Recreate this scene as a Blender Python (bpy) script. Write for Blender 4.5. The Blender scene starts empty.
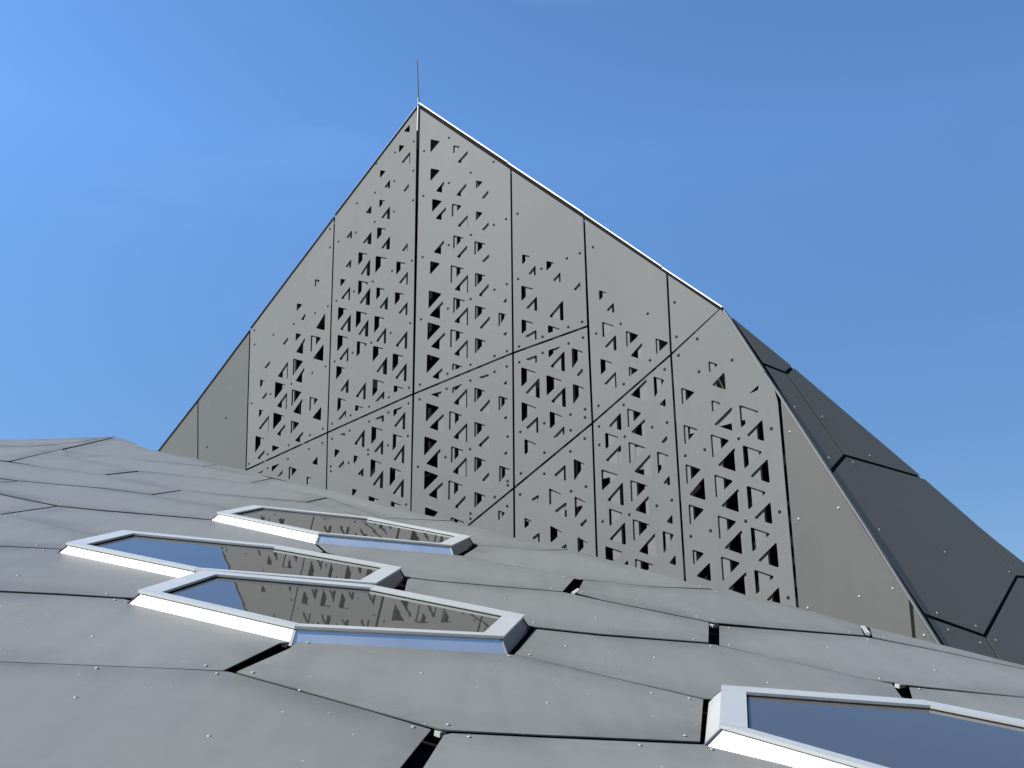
import bpy, bmesh, math, random
from mathutils import Vector, Matrix
from mathutils.geometry import delaunay_2d_cdt

random.seed(7)
scene = bpy.context.scene
COL = scene.collection

# ------------------------------------------------------------------ camera --
W, H, F = 1024, 768, 1040.0
CAM = Vector((0.0, 0.0, 8.5))
Uc = Vector((-24.0, 2984.0, 1040.0)).normalized()          # world up seen by the camera (right, up, forward)
Fc = (Vector((0, 0, 1)) - Uc * Uc.z).normalized()
Rc = Fc.cross(Uc).normalized()
if Rc.x < 0:
    Rc = -Rc

def c2w(v):
    return Vector((v.dot(Rc), v.dot(Fc), v.dot(Uc)))

def ray(x, y):
    return c2w(Vector(((x - 512.0) / F, (384.0 - y) / F, 1.0)))

cam_data = bpy.data.cameras.new("camera")
cam = bpy.data.objects.new("camera", cam_data)
COL.objects.link(cam)
ax, ay, az = c2w(Vector((1, 0, 0))), c2w(Vector((0, 1, 0))), -c2w(Vector((0, 0, 1)))
cam.matrix_world = Matrix(((ax.x, ay.x, az.x, CAM.x), (ax.y, ay.y, az.y, CAM.y), (ax.z, ay.z, az.z, CAM.z), (0, 0, 0, 1)))
cam_data.sensor_width = 36.0
cam_data.lens = 36.0 * F / W
cam_data.clip_start = 0.05
cam_data.clip_end = 6000
scene.camera = cam

class Plane:
    """A real plane in the scene, with its own 2-D axes; n faces the viewer's side."""
    def __init__(self, p, n):
        self.p, self.n = Vector(p), Vector(n).normalized()
        up = Vector((0, 0, 1)) - self.n * self.n.z
        self.v = up.normalized() if up.length > 1e-3 else Vector((0, 1, 0))
        self.u = self.v.cross(self.n).normalized()
    def hit(self, x, y, off=0.0):
        d = ray(x, y)
        t = ((self.p + self.n * off) - CAM).dot(self.n) / d.dot(self.n)
        return CAM + d * t
    def to2(self, P):
        q = P - self.p
        return Vector((q.dot(self.u), q.dot(self.v)))
    def to3(self, q, off=0.0):
        return self.p + self.u * q[0] + self.v * q[1] + self.n * off
    def px(self, x, y, off=0.0):
        return self.to2(self.hit(x, y, off))

# --------------------------------------------------------------- materials --
def new_mat(name):
    m = bpy.data.materials.new(name)
    m.use_nodes = True
    nt = m.node_tree
    b = nt.nodes["Principled BSDF"]
    return m, nt, b

def painted(name, col, rough, var=0.06, metallic=0.0, bump=0.0, spec=0.5, streak=0.0, scale=1.3, rvar=0.08, speck=0.0, grime=0.0):
    m, nt, b = new_mat(name)
    N, L = nt.nodes, nt.links
    tc = N.new("ShaderNodeTexCoord")
    oi = N.new("ShaderNodeObjectInfo")
    comb = N.new("ShaderNodeVectorMath"); comb.operation = 'MULTIPLY_ADD'
    L.new(oi.outputs["Random"], comb.inputs[0])
    comb.inputs[1].default_value = (37.0, 53.0, 29.0)
    L.new(tc.outputs["Object"], comb.inputs[2])
    n1 = N.new("ShaderNodeTexNoise"); n1.inputs["Scale"].default_value = scale; n1.inputs["Detail"].default_value = 6
    L.new(comb.outputs[0], n1.inputs["Vector"])
    n2 = N.new("ShaderNodeTexNoise"); n2.inputs["Scale"].default_value = scale * 22; n2.inputs["Detail"].default_value = 4
    L.new(comb.outputs[0], n2.inputs["Vector"])
    mx = N.new("ShaderNodeMix"); mx.data_type = 'FLOAT'; mx.inputs[0].default_value = 0.35
    L.new(n1.outputs["Fac"], mx.inputs[2]); L.new(n2.outputs["Fac"], mx.inputs[3])
    src = mx.outputs[0]
    if streak > 0:
        mp = N.new("ShaderNodeMapping"); mp.inputs["Scale"].default_value = (9.0, 1.1, 1.1)
        mp.inputs["Rotation"].default_value = (0.2, 0.1, 0.9)
        L.new(comb.outputs[0], mp.inputs[0])
        n3 = N.new("ShaderNodeTexNoise"); n3.inputs["Scale"].default_value = 1.4; n3.inputs["Detail"].default_value = 5
        L.new(mp.outputs[0], n3.inputs["Vector"])
        mx2 = N.new("ShaderNodeMix"); mx2.data_type = 'FLOAT'; mx2.inputs[0].default_value = streak
        L.new(src, mx2.inputs[2]); L.new(n3.outputs["Fac"], mx2.inputs[3])
        src = mx2.outputs[0]
    rmp = N.new("ShaderNodeMapRange")
    rmp.inputs["From Min"].default_value = 0.3; rmp.inputs["From Max"].default_value = 0.7
    rmp.inputs["To Min"].default_value = 1.0 - var; rmp.inputs["To Max"].default_value = 1.0 + var
    L.new(src, rmp.inputs["Value"])
    # every panel leaves the paint line with a slightly different tone
    rnd = N.new("ShaderNodeMapRange")
    rnd.inputs["To Min"].default_value = 1.0 - var * 0.5; rnd.inputs["To Max"].default_value = 1.0 + var * 0.5
    L.new(oi.outputs["Random"], rnd.inputs["Value"])
    mul = N.new("ShaderNodeMath"); mul.operation = 'MULTIPLY'
    L.new(rmp.outputs[0], mul.inputs[0]); L.new(rnd.outputs[0], mul.inputs[1])
    vm = N.new("ShaderNodeVectorMath"); vm.operation = 'SCALE'
    vm.inputs[0].default_value = col
    L.new(mul.outputs[0], vm.inputs["Scale"])
    base = vm.outputs[0]
    if grime > 0:                                            # washed-down dirt that settles in patches along the joints
        at = N.new("ShaderNodeAttribute"); at.attribute_name = "rim"
        n5 = N.new("ShaderNodeTexNoise"); n5.inputs["Scale"].default_value = 2.6; n5.inputs["Detail"].default_value = 7; n5.inputs["Roughness"].default_value = 0.65
        L.new(comb.outputs[0], n5.inputs["Vector"])
        ed = N.new("ShaderNodeMapRange"); ed.inputs["From Min"].default_value = 1.0; ed.inputs["From Max"].default_value = 0.0
        L.new(at.outputs["Fac"], ed.inputs["Value"])
        nn_ = N.new("ShaderNodeMapRange"); nn_.inputs["From Min"].default_value = 0.36; nn_.inputs["From Max"].default_value = 0.64
        L.new(n5.outputs["Fac"], nn_.inputs["Value"])
        gm = N.new("ShaderNodeMath"); gm.operation = 'MULTIPLY'; L.new(ed.outputs[0], gm.inputs[0]); L.new(nn_.outputs[0], gm.inputs[1])
        gf = N.new("ShaderNodeMath"); gf.operation = 'MULTIPLY_ADD'; L.new(gm.outputs[0], gf.inputs[0]); gf.inputs[1].default_value = -grime; gf.inputs[2].default_value = 1.0
        gs = N.new("ShaderNodeVectorMath"); gs.operation = 'SCALE'; L.new(base, gs.inputs[0]); L.new(gf.outputs[0], gs.inputs["Scale"])
        base = gs.outputs[0]
    if speck > 0:                                            # grit, droppings and dried rain spots
        vo = N.new("ShaderNodeTexVoronoi"); vo.inputs["Scale"].default_value = 16
        L.new(comb.outputs[0], vo.inputs["Vector"])
        sp = N.new("ShaderNodeMapRange")
        sp.inputs["From Min"].default_value = 0.03; sp.inputs["From Max"].default_value = 0.06
        sp.inputs["To Min"].default_value = speck; sp.inputs["To Max"].default_value = 0.0
        L.new(vo.outputs["Distance"], sp.inputs["Value"])
        mc = N.new("ShaderNodeMix"); mc.data_type = 'RGBA'
        L.new(sp.outputs[0], mc.inputs[0]); L.new(base, mc.inputs[6]); mc.inputs[7].default_value = (0.42, 0.42, 0.4, 1)
        base = mc.outputs[2]
    L.new(base, b.inputs["Base Color"])
    rr = N.new("ShaderNodeMapRange")
    rr.inputs["From Min"].default_value = 0.3; rr.inputs["From Max"].default_value = 0.7
    rr.inputs["To Min"].default_value = rough - rvar; rr.inputs["To Max"].default_value = rough + rvar
    L.new(src, rr.inputs["Value"]); L.new(rr.outputs[0], b.inputs["Roughness"])
    b.inputs["Metallic"].default_value = metallic
    b.inputs["Specular IOR Level"].default_value = spec
    if bump > 0:
        n4 = N.new("ShaderNodeTexNoise"); n4.inputs["Scale"].default_value = 2.1; n4.inputs["Detail"].default_value = 1
        L.new(comb.outputs[0], n4.inputs["Vector"])
        bp = N.new("ShaderNodeBump"); bp.inputs["Strength"].default_value = 1.0; bp.inputs["Distance"].default_value = bump
        L.new(n4.outputs["Fac"], bp.inputs["Height"]); L.new(bp.outputs[0], b.inputs["Normal"])
    return m

def plain(name, col, rough, metallic=0.0, spec=0.5, brushed=0.0):
    m, nt, b = new_mat(name)
    b.inputs["Base Color"].default_value = (*col, 1)
    b.inputs["Roughness"].default_value = rough
    b.inputs["Metallic"].default_value = metallic
    b.inputs["Specular IOR Level"].default_value = spec
    if brushed > 0:
        N, L = nt.nodes, nt.links
        tc = N.new("ShaderNodeTexCoord")
        n = N.new("ShaderNodeTexNoise"); n.inputs["Scale"].default_value = 7; n.inputs["Detail"].default_value = 5
        L.new(tc.outputs["Object"], n.inputs["Vector"])
        r = N.new("ShaderNodeMapRange"); r.inputs["To Min"].default_value = rough - brushed; r.inputs["To Max"].default_value = rough + brushed
        L.new(n.outputs["Fac"], r.inputs["Value"]); L.new(r.outputs[0], b.inputs["Roughness"])
        bp = N.new("ShaderNodeBump"); bp.inputs["Distance"].default_value = 0.004; bp.inputs["Strength"].default_value = 0.6
        L.new(n.outputs["Fac"], bp.inputs["Height"]); L.new(bp.outputs[0], b.inputs["Normal"])
    return m

M_TOWER = painted("tower_panel_paint", (0.101, 0.104, 0.098), 0.6, spec=0.1, var=0.07, bump=0.002, streak=0.3, scale=1.0)
M_SOLID = painted("tower_solid_panel_paint", (0.072, 0.0745, 0.068), 0.55, spec=0.12, var=0.05, bump=0.003, streak=0.3, scale=0.9)
M_DARK = painted("charcoal_panel_paint", (0.116, 0.106, 0.080), 0.6, spec=0.12, var=0.05, bump=0.003, scale=0.9)
M_ROOF = painted("roof_panel_paint", (0.128, 0.13, 0.118), 0.52, spec=0.22, var=0.10, bump=0.002, streak=0.45, scale=1.1, rvar=0.05, speck=0.5, grime=0.30)
M_RAIL = painted("rail_zinc", (0.11, 0.113, 0.105), 0.6, spec=0.1, var=0.06)
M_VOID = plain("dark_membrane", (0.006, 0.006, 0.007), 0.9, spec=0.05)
M_CAP = plain("bright_aluminium", (0.45, 0.45, 0.45), 0.5, 0.3)
M_TRIM = plain("grey_edge_trim", (0.10, 0.10, 0.097), 0.5, 0.0, spec=0.3)
M_BEAD = plain("pale_bead", (0.22, 0.22, 0.22), 0.5)
M_CLIP = plain("grey_clip", (0.3, 0.3, 0.29), 0.5)
M_TRIMD = plain("dark_edge_trim", (0.08, 0.085, 0.09), 0.45, 0.3)
M_RIVD = plain("grey_screw_head", (0.012, 0.012, 0.012), 0.7, 0.0, spec=0.1)
M_RIVL = plain("steel_screw_head", (0.21, 0.21, 0.2), 0.4, 0.2)
M_STEEL = plain("brushed_steel", (0.68, 0.68, 0.66), 0.36, 0.88, brushed=0.07)
M_ENDS = plain("steel_dark_reflection", (0.09, 0.09, 0.095), 0.3, 1.0, brushed=0.05)  # upstand end faces: a dark reflection is put into the steel's colour
M_ALU = plain("anodised_aluminium", (0.50, 0.505, 0.47), 0.42, 0.55, brushed=0.08)
M_GASK = plain("black_rubber", (0.008, 0.008, 0.009), 0.8, spec=0.04)
M_BASE = painted("grey_render_wall", (0.12, 0.12, 0.115), 0.8, var=0.08)
M_GROUND = painted("pale_paving", (0.33, 0.32, 0.29), 0.85, var=0.15, scale=0.15)

def glass_mat():
    m, nt, b = new_mat("dark_glazing")
    N, L = nt.nodes, nt.links
    b.inputs["Base Color"].default_value = (0.040, 0.038, 0.034, 1)
    b.inputs["Roughness"].default_value = 0.015
    b.inputs["IOR"].default_value = 1.85
    b.inputs["Specular Tint"].default_value = (1.0, 0.93, 0.82, 1)
    tc = N.new("ShaderNodeTexCoord")
    n = N.new("ShaderNodeTexNoise"); n.inputs["Scale"].default_value = 6.0; n.inputs["Detail"].default_value = 1.5
    L.new(tc.outputs["Object"], n.inputs["Vector"])
    bp = N.new("ShaderNodeBump"); bp.inputs["Distance"].default_value = 0.00025; bp.inputs["Strength"].default_value = 1.0
    L.new(n.outputs["Fac"], bp.inputs["Height"]); L.new(bp.outputs[0], b.inputs["Normal"])
    return m
M_GLASS = glass_mat()

# ----------------------------------------------------------------- helpers --
def link_mesh(name, verts, faces, mat, parent=None, smooth=False):
    me = bpy.data.meshes.new(name)
    me.from_pydata([tuple(v) for v in verts], [], faces)
    me.materials.append(mat)
    bm = bmesh.new(); bm.from_mesh(me)
    bmesh.ops.recalc_face_normals(bm, faces=bm.faces)
    bm.to_mesh(me); bm.free()
    if smooth:
        for p in me.polygons:
            p.use_smooth = True
    o = bpy.data.objects.new(name, me)
    COL.objects.link(o)
    if parent:
        o.parent = parent
        o.matrix_parent_inverse = parent_inv(parent)
    return o

def parent_inv(p):
    # things stand at their base; parts keep their own world placement
    t = Vector((0, 0, 0)); q = p
    while q is not None:
        t += q.location
        if q.parent is not None:
            t += q.matrix_parent_inverse.translation
        q = q.parent
    return Matrix.Translation(-t)

def empty(name, loc, label, cat, group=None):
    o = bpy.data.objects.new(name, None)
    o.empty_display_size = 0.3
    o.location = loc
    COL.objects.link(o)
    o["label"] = label; o["category"] = cat
    if group:
        o["group"] = group
    return o

def area2(p):
    return sum(p[i][0] * p[(i + 1) % len(p)][1] - p[(i + 1) % len(p)][0] * p[i][1] for i in range(len(p))) / 2

def ccw(p):
    p = [Vector(q) for q in p]
    return p if area2(p) > 0 else p[::-1]

def inset(poly, d):
    """Move every edge of a polygon inwards by d (d may be a list, one per edge)."""
    p = [Vector(q) for q in poly]
    rev = area2(p) < 0
    n = len(p)
    ds = d if isinstance(d, (list, tuple)) else [d] * n
    if rev:
        p = p[::-1]; ds = [ds[(n - 2 - i) % n] for i in range(n)]
    out = []
    for i in range(n):
        a, b, c = p[i - 1], p[i], p[(i + 1) % n]
        e1 = (b - a).normalized(); e2 = (c - b).normalized()
        n1 = Vector((-e1.y, e1.x)); n2 = Vector((-e2.y, e2.x))
        d1, d2 = ds[i - 1], ds[i]
        cr = e1.x * e2.y - e1.y * e2.x
        if abs(cr) < 0.06:
            q = b + (n1 + n2).normalized() * ((d1 + d2) / 2)
        else:
            p1 = b + n1 * d1; p2 = b + n2 * d2
            t = ((p2 - p1).x * e2.y - (p2 - p1).y * e2.x) / cr
            q = p1 + e1 * t
            if (q - b).length > 4 * max(abs(d1), abs(d2), 1e-6):
                q = b + (q - b).normalized() * 4 * max(abs(d1), abs(d2))
        out.append(q)
    return out[::-1] if rev else out

def pip(x, y, poly):
    r = False
    j = len(poly) - 1
    for i in range(len(poly)):
        xi, yi = poly[i]; xj, yj = poly[j]
        if (yi > y) != (yj > y) and x < (xj - xi) * (y - yi) / (yj - yi) + xi:
            r = not r
        j = i
    return r

def rounded(poly, r):
    """Round the corners of a small polygon."""
    out = []
    n = len(poly)
    for i in range(n):
        a, b, c = poly[i - 1], poly[i], poly[(i + 1) % n]
        l1, l2 = (a - b).length, (c - b).length
        k = min(r, l1 * 0.35, l2 * 0.35)
        p = b + (a - b).normalized() * k; q = b + (c - b).normalized() * k
        out += [p, (p + b * 1.3 + q) / 3.3, q]
    return out

def sheet(name, plane, outer, holes, thick, mat, parent, off=0.0, warp=None, bow=0.0):
    """A plate lying on `plane` (front at `off`), with holes cut right through it."""
    outer = ccw(outer)
    holes = [ccw(h) for h in holes]
    pts = list(outer); edges = [(i, (i + 1) % len(outer)) for i in range(len(outer))]
    for h in holes:
        s = len(pts)
        pts += h
        edges += [(s + i, s + (i + 1) % len(h)) for i in range(len(h))]
    def rim(q):
        best = 9.0
        for i in range(len(outer)):
            a, b = outer[i], outer[(i + 1) % len(outer)]
            d = b - a
            t = max(0.0, min(1.0, (Vector(q) - a).dot(d) / max(d.length_squared, 1e-12)))
            best = min(best, (a + d * t - Vector(q)).length)
        return best
    if bow:
        x0, x1 = min(p.x for p in outer), max(p.x for p in outer); y0, y1 = min(p.y for p in outer), max(p.y for p in outer)
        step = max(0.03, (x1 - x0) / 60)
        yy = y0
        while yy < y1:
            xx = x0
            while xx < x1:
                if pip(xx, yy, outer) and rim((xx, yy)) > step * 0.5:
                    pts.append(Vector((xx, yy)))
                xx += step
            yy += step
    if holes or bow:
        v, e, f, *_ = delaunay_2d_cdt([Vector(p) for p in pts], edges, [], 0, 1e-6)
        tris = []
        for t in f:
            cx = sum(v[i].x for i in t) / len(t); cy = sum(v[i].y for i in t) / len(t)
            if pip(cx, cy, outer) and not any(pip(cx, cy, h) for h in holes):
                tris.append(list(t))
    else:
        v = pts; tris = [list(range(len(outer)))]
    w0 = warp or (lambda q: 0.0)
    w = (lambda q: w0(q) + bow * (1.0 - math.exp(-rim(q) / 0.10)) - bow * 0.6) if bow else w0
    front = [plane.to3(q, off + w(q)) for q in v]
    back = [plane.to3(q, off + w(q) - thick) for q in v]
    n = len(v)
    faces = [t for t in tris] + [[i + n for i in t[::-1]] for t in tris]
    cnt = {}
    for t in tris:
        for i in range(len(t)):
            a, b = t[i], t[(i + 1) % len(t)]
            k = (min(a, b), max(a, b))
            cnt.setdefault(k, []).append((a, b))
    for k, l in cnt.items():
        if len(l) == 1:
            a, b = l[0]
            faces.append([b, a, a + n, b + n])
    used = sorted({i for f_ in faces for i in f_})
    mp = {o_: i for i, o_ in enumerate(used)}
    allv = front + back
    o = link_mesh(name, [allv[i] for i in used], [[mp[i] for i in f_] for f_ in faces], mat, parent, smooth=bool(bow))
    if bow:
        o.data.set_sharp_from_angle(angle=math.radians(35))
        at = o.data.attributes.new("rim", 'FLOAT', 'POINT')
        for i, k in enumerate(used):
            at.data[i].value = min(1.0, rim(v[k % n]) / 0.16)
    return o

def bar(name, A, B, n, w, t, mat, parent=None):
    """Rectangular bar from A to B; w wide across n, t deep along n."""
    d = (B - A).normalized(); s = d.cross(n).normalized(); n = s.cross(d).normalized()
    v = []
    for P in (A, B):
        for a, b in ((-1, -1), (1, -1), (1, 1), (-1, 1)):
            v.append(P + s * (a * w / 2) + n * (b * t / 2))
    f = [(0, 1, 2, 3), (7, 6, 5, 4)] + [(i, i + 4, (i + 1) % 4 + 4, (i + 1) % 4) for i in range(4)]
    return link_mesh(name, v, f, mat, parent)

def dome_mesh(name, mat, r, h):
    me = bpy.data.meshes.new(name)
    bm = bmesh.new()
    rings = [(1.0, 0.0), (1.0, 0.35), (0.8, 0.75), (0.45, 0.97)]
    vs = []
    for rr, zz in rings:
        vs.append([bm.verts.new((r * rr * math.cos(a * math.pi / 5), r * rr * math.sin(a * math.pi / 5), h * zz)) for a in range(10)])
    for i in range(len(vs) - 1):
        for a in range(10):
            bm.faces.new((vs[i][a], vs[i][(a + 1) % 10], vs[i + 1][(a + 1) % 10], vs[i + 1][a]))
    bm.faces.new(vs[-1])
    for f in bm.faces:
        f.smooth = True
    bm.to_mesh(me); bm.free()
    me.materials.append(mat)
    return me

def place_on(o, plane, P, off):
    M = Matrix((plane.u, plane.v, plane.n)).transposed().to_4x4()
    M.translation = P + plane.n * off
    o.matrix_basis = M

# ------------------------------------------------------------ world planes --
def vplane(P, phi):
    a = math.radians(phi)
    return Plane(P, (-math.sin(a), -math.cos(a), 0))

Z0 = 9.8
PB = vplane(CAM + ray(413, 300) * Z0, 31)
PA = vplane(PB.hit(413, 300), 38)
PC = vplane(PB.hit(590, 400), 44)
R0, R1 = PC.hit(723.5, 308.5), PC.hit(938, 646)
R2 = CAM + ray(1017, 576) * 9.2
n3 = (R1 - R0).cross(R2 - R0).normalized()
if n3.dot(CAM - R0) < 0:
    n3 = -n3
PD = Plane(R0, n3)

HR = 0.70                                                       # eye height over the roof plane
# vanishing line of the roof: y = 410 + .12 (x - 512)
nr = c2w(Vector((0.12, 1.0, (410.0 - 384.0) / F)).normalized())
PR = Plane(CAM - nr * HR, nr)

# ------------------------------------------------------------------- sun ----
SUN_AZ, SUN_EL = math.radians(60), math.radians(42)             # left of straight-behind, height
sdir = Vector((-math.cos(SUN_EL) * math.sin(SUN_AZ), -math.cos(SUN_EL) * math.cos(SUN_AZ), math.sin(SUN_EL)))
sun_l = bpy.data.lights.new("sun", 'SUN')
sun_l.energy = 5.0; sun_l.angle = math.radians(0.53); sun_l.color = (1.0, 0.96, 0.90)
sun = bpy.data.objects.new("sun", sun_l)
sun.rotation_euler = sdir.to_track_quat('Z', 'Y').to_euler()
sun.location = (0, 0, 60)
COL.objects.link(sun)
for nm, p in (("A", PA), ("B", PB), ("C", PC), ("D", PD), ("R", PR)):
    print("plane", nm, [round(c, 3) for c in p.n], "sun", round(p.n.dot(sdir), 3))
for x, y in ((160, 450), (410, 508), (600, 556), (800, 607), (915, 637), (940, 645)):
    t = ray(x, y); k = c2w(Vector((0, 0, 1)))
    pl = PA if x < 411 else (PB if x < 595 else PC)
    print("edge", x, "roof", round((PR.hit(x, y) - CAM).dot(k), 2), "tower", round((pl.hit(x, y) - CAM).dot(k), 2))

world = bpy.data.worlds.new("World")
scene.world = world
world.use_nodes = True
nt = world.node_tree
N, L = nt.nodes, nt.links
bg = N["Background"]
sky = N.new("ShaderNodeTexSky")
sky.sky_type = 'NISHITA'
sky.sun_disc = False
sky.sun_elevation = SUN_EL
sky.sun_rotation = math.atan2(sdir.x, sdir.y)
sky.altitude = 1500
sky.air_density = 1.0; sky.dust_density = 0.0; sky.ozone_density = 3.0
hs = N.new("ShaderNodeHueSaturation")
hs.inputs["Saturation"].default_value = 1.14
hs.inputs["Value"].default_value = 1.0
L.new(sky.outputs[0], hs.inputs["Color"])
# a few very thin wisps of high cloud
tc = N.new("ShaderNodeTexCoord")
mp = N.new("ShaderNodeMapping"); mp.inputs["Scale"].default_value = (1.0, 1.0, 4.5)
L.new(tc.outputs["Generated"], mp.inputs[0])
cn = N.new("ShaderNodeTexNoise"); cn.inputs["Scale"].default_value = 3.1; cn.inputs["Detail"].default_value = 7; cn.inputs["Distortion"].default_value = 0.6
L.new(mp.outputs[0], cn.inputs["Vector"])
cr = N.new("ShaderNodeMapRange"); cr.inputs["From Min"].default_value = 0.56; cr.inputs["From Max"].default_value = 0.80
cr.inputs["To Min"].default_value = 0.0; cr.inputs["To Max"].default_value = 0.012
L.new(cn.outputs["Fac"], cr.inputs["Value"])
cm = N.new("ShaderNodeMix"); cm.data_type = 'RGBA'
# added gradient over the sky model: dimmer near the horizon, a little brighter on the sun's side
sx = N.new("ShaderNodeSeparateXYZ"); L.new(tc.outputs["Generated"], sx.inputs[0])
zc = N.new("ShaderNodeMath"); zc.operation = 'MINIMUM'; L.new(sx.outputs["Z"], zc.inputs[0]); zc.inputs[1].default_value = 0.52
za = N.new("ShaderNodeMath"); za.operation = 'MULTIPLY_ADD'; L.new(zc.outputs[0], za.inputs[0]); za.inputs[1].default_value = 2.2; za.inputs[2].default_value = -0.94
xa = N.new("ShaderNodeMath"); xa.operation = 'MULTIPLY_ADD'; L.new(sx.outputs["X"], xa.inputs[0]); xa.inputs[1].default_value = -0.40; L.new(za.outputs[0], xa.inputs[2])
ex = N.new("ShaderNodeMath"); ex.operation = 'EXPONENT'; L.new(xa.outputs[0], ex.inputs[0])
sc = N.new("ShaderNodeVectorMath"); sc.operation = 'SCALE'; L.new(hs.outputs[0], sc.inputs[0]); L.new(ex.outputs[0], sc.inputs["Scale"])
L.new(cr.outputs[0], cm.inputs[0]); L.new(sc.outputs[0], cm.inputs[6]); cm.inputs[7].default_value = (9, 9.3, 9.8, 1)
L.new(cm.outputs[2], bg.inputs["Color"])
bg.inputs["Strength"].default_value = 0.11

# ------------------------------------------------------------------ ground --
g = link_mesh("ground", [(-3000, -3000, 0), (3000, -3000, 0), (3000, 3000, 0), (-3000, 3000, 0)], [(0, 1, 2, 3)], M_GROUND)
g["kind"] = "structure"

# ------------------------------------------------------------------- tower --
base = PB.hit(513, 530); base = Vector((base.x, base.y + 1.5, 0))
tower = empty("perforated_tower", base,
              "tall pointed grey tower clad in panels punched with small triangular holes, behind the low roof", "tower")

def lean(x, y, side):
    """horizontal drift of a true vertical per pixel of height"""
    if side == 'A':
        return -0.030 - (330 - x) * 0.00006
    return (x - 488.0) / (y + 2600.0)

def slope_top(side, y):
    if side == 'A':
        return max(0.15, 0.19 + (y - 270) * 0.0009)
    if side == 'B1':
        return 0.18 + (y - 120) * 0.00054
    if side == 'B2':
        return 0.21 + (y - 255) * 0.00125
    return 0.335

HOLES = {'A': [], 'B1': [], 'B2': [], 'C': []}
def Z(side, ox, oy, sc, T=(), Lw=(), P=()):
    ff = 'A' if side == 'A' else 'B'
    for x, y, w, h in T:
        x, y, w, h = ox + x / sc, oy + y / sc, w / sc, h / sc
        HOLES[side].append([(x, y), (x + w, y + slope_top(side, y) * w), (x + lean(x, y, ff) * h, y + h)])
    for x, y, w, h in Lw:
        x, y, w, h = ox + x / sc, oy + y / sc, w / sc, h / sc
        HOLES[side].append([(x - lean(x, y, ff) * h, y - h), (x, y), (x - w, y - slope_top(side, y) * w)])
    for q in P:
        HOLES[side].append([(ox + a / sc, oy + b / sc) for a, b in q])

s = 8.533
# left face
Z('A', 320, 110, s, T=[(675, 298, 48, 68), (513, 513, 48, 70)],
  Lw=[(765, 190, 52, 68), (768, 460, 75, 108), (597, 668, 50, 78), (757, 700, 48, 75)])
Z('A', 320, 190, s, T=[(507, 82, 50, 72), (488, 318, 78, 108), (328, 530, 80, 115), (475, 562, 98, 148), (652, 608, 80, 118)],
  Lw=[(437, 203, 50, 75), (595, 250, 75, 115), (272, 415, 50, 75), (437, 465, 75, 112), (595, 510, 75, 120), (747, 528, 50, 80),
      (265, 665, 50, 77), (425, 735, 80, 150), (748, 810, 78, 118)])
Z('A', 320, 270, s, T=[(175, 73, 50, 70), (327, 88, 88, 130), (482, 147, 72, 110), (640, 187, 78, 115), (155, 315, 78, 120),
      (308, 347, 95, 150), (465, 390, 90, 152), (150, 552, 92, 145), (315, 605, 88, 140), (452, 645, 90, 140)],
  Lw=[(255, 260, 78, 120), (425, 303, 90, 155), (577, 340, 72, 120), (745, 387, 78, 120), (260, 530, 90, 155), (410, 572, 85, 155),
      (562, 630, 85, 145), (742, 675, 100, 160), (240, 783, 78, 130)])
Z('A', 320, 350, s, T=[(620, 27, 95, 160), (140, 133, 75, 122), (450, 245, 98, 155), (630, 300, 88, 65), (150, 405, 75, 125),
      (300, 468, 75, 58), (440, 650, 95, 157)],
  Lw=[(570, 213, 92, 160), (737, 270, 98, 165), (242, 370, 70, 130), (388, 425, 85, 155), (725, 682, 95, 160)],
  P=[[(467, 445), (550, 345), (548, 415)], [(148, 600), (222, 508), (222, 570)], [(170, 718), (215, 705), (213, 740)],
     [(467, 585), (545, 552), (545, 615)], [(625, 510), (710, 478), (627, 570)]])
Z('A', 320, 430, s, T=[(622, 30, 85, 150), (125, 160, 48, 80), (288, 213, 45, 80), (432, 247, 95, 165), (597, 315, 98, 168),
      (275, 497, 48, 70), (415, 560, 90, 130), (605, 605, 90, 130)],
  Lw=[(378, 150, 88, 160), (538, 212, 78, 130), (717, 288, 92, 170), (203, 335, 50, 80), (370, 398, 52, 80), (537, 503, 90, 165), (712, 580, 95, 170)])
Z('A', 235, 270, s, T=[(683, 78, 42, 72), (528, 283, 48, 70), (518, 537, 50, 72), (648, 555, 88, 150)],
  Lw=[(600, 432, 38, 66), (765, 515, 75, 150), (450, 645, 45, 75), (592, 720, 72, 145), (752, 778, 88, 148)])
Z('A', 235, 350, s, T=[(497, 72, 85, 150), (215, 250, 42, 75), (342, 270, 92, 150), (485, 333, 85, 152), (637, 397, 72, 130),
      (205, 505, 40, 75), (328, 532, 95, 150), (478, 600, 72, 118)],
  Lw=[(297, 165, 48, 75), (448, 250, 85, 155), (588, 285, 72, 140), (270, 425, 42, 70), (440, 508, 85, 150), (572, 555, 78, 145),
      (733, 603, 75, 120), (285, 700, 85, 145), (425, 745, 70, 115)])
Z('A', 235, 410, s, T=[(175, 218, 75, 150), (318, 298, 62, 60), (460, 480, 70, 120), (612, 565, 45, 80)],
  Lw=[(578, 285, 68, 105), (250, 435, 62, 97), (703, 472, 48, 80)],
  P=[[(192, 537), (245, 512), (228, 538)], [(313, 480), (383, 455), (313, 530)], [(355, 575), (408, 508), (405, 548)]])
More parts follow.
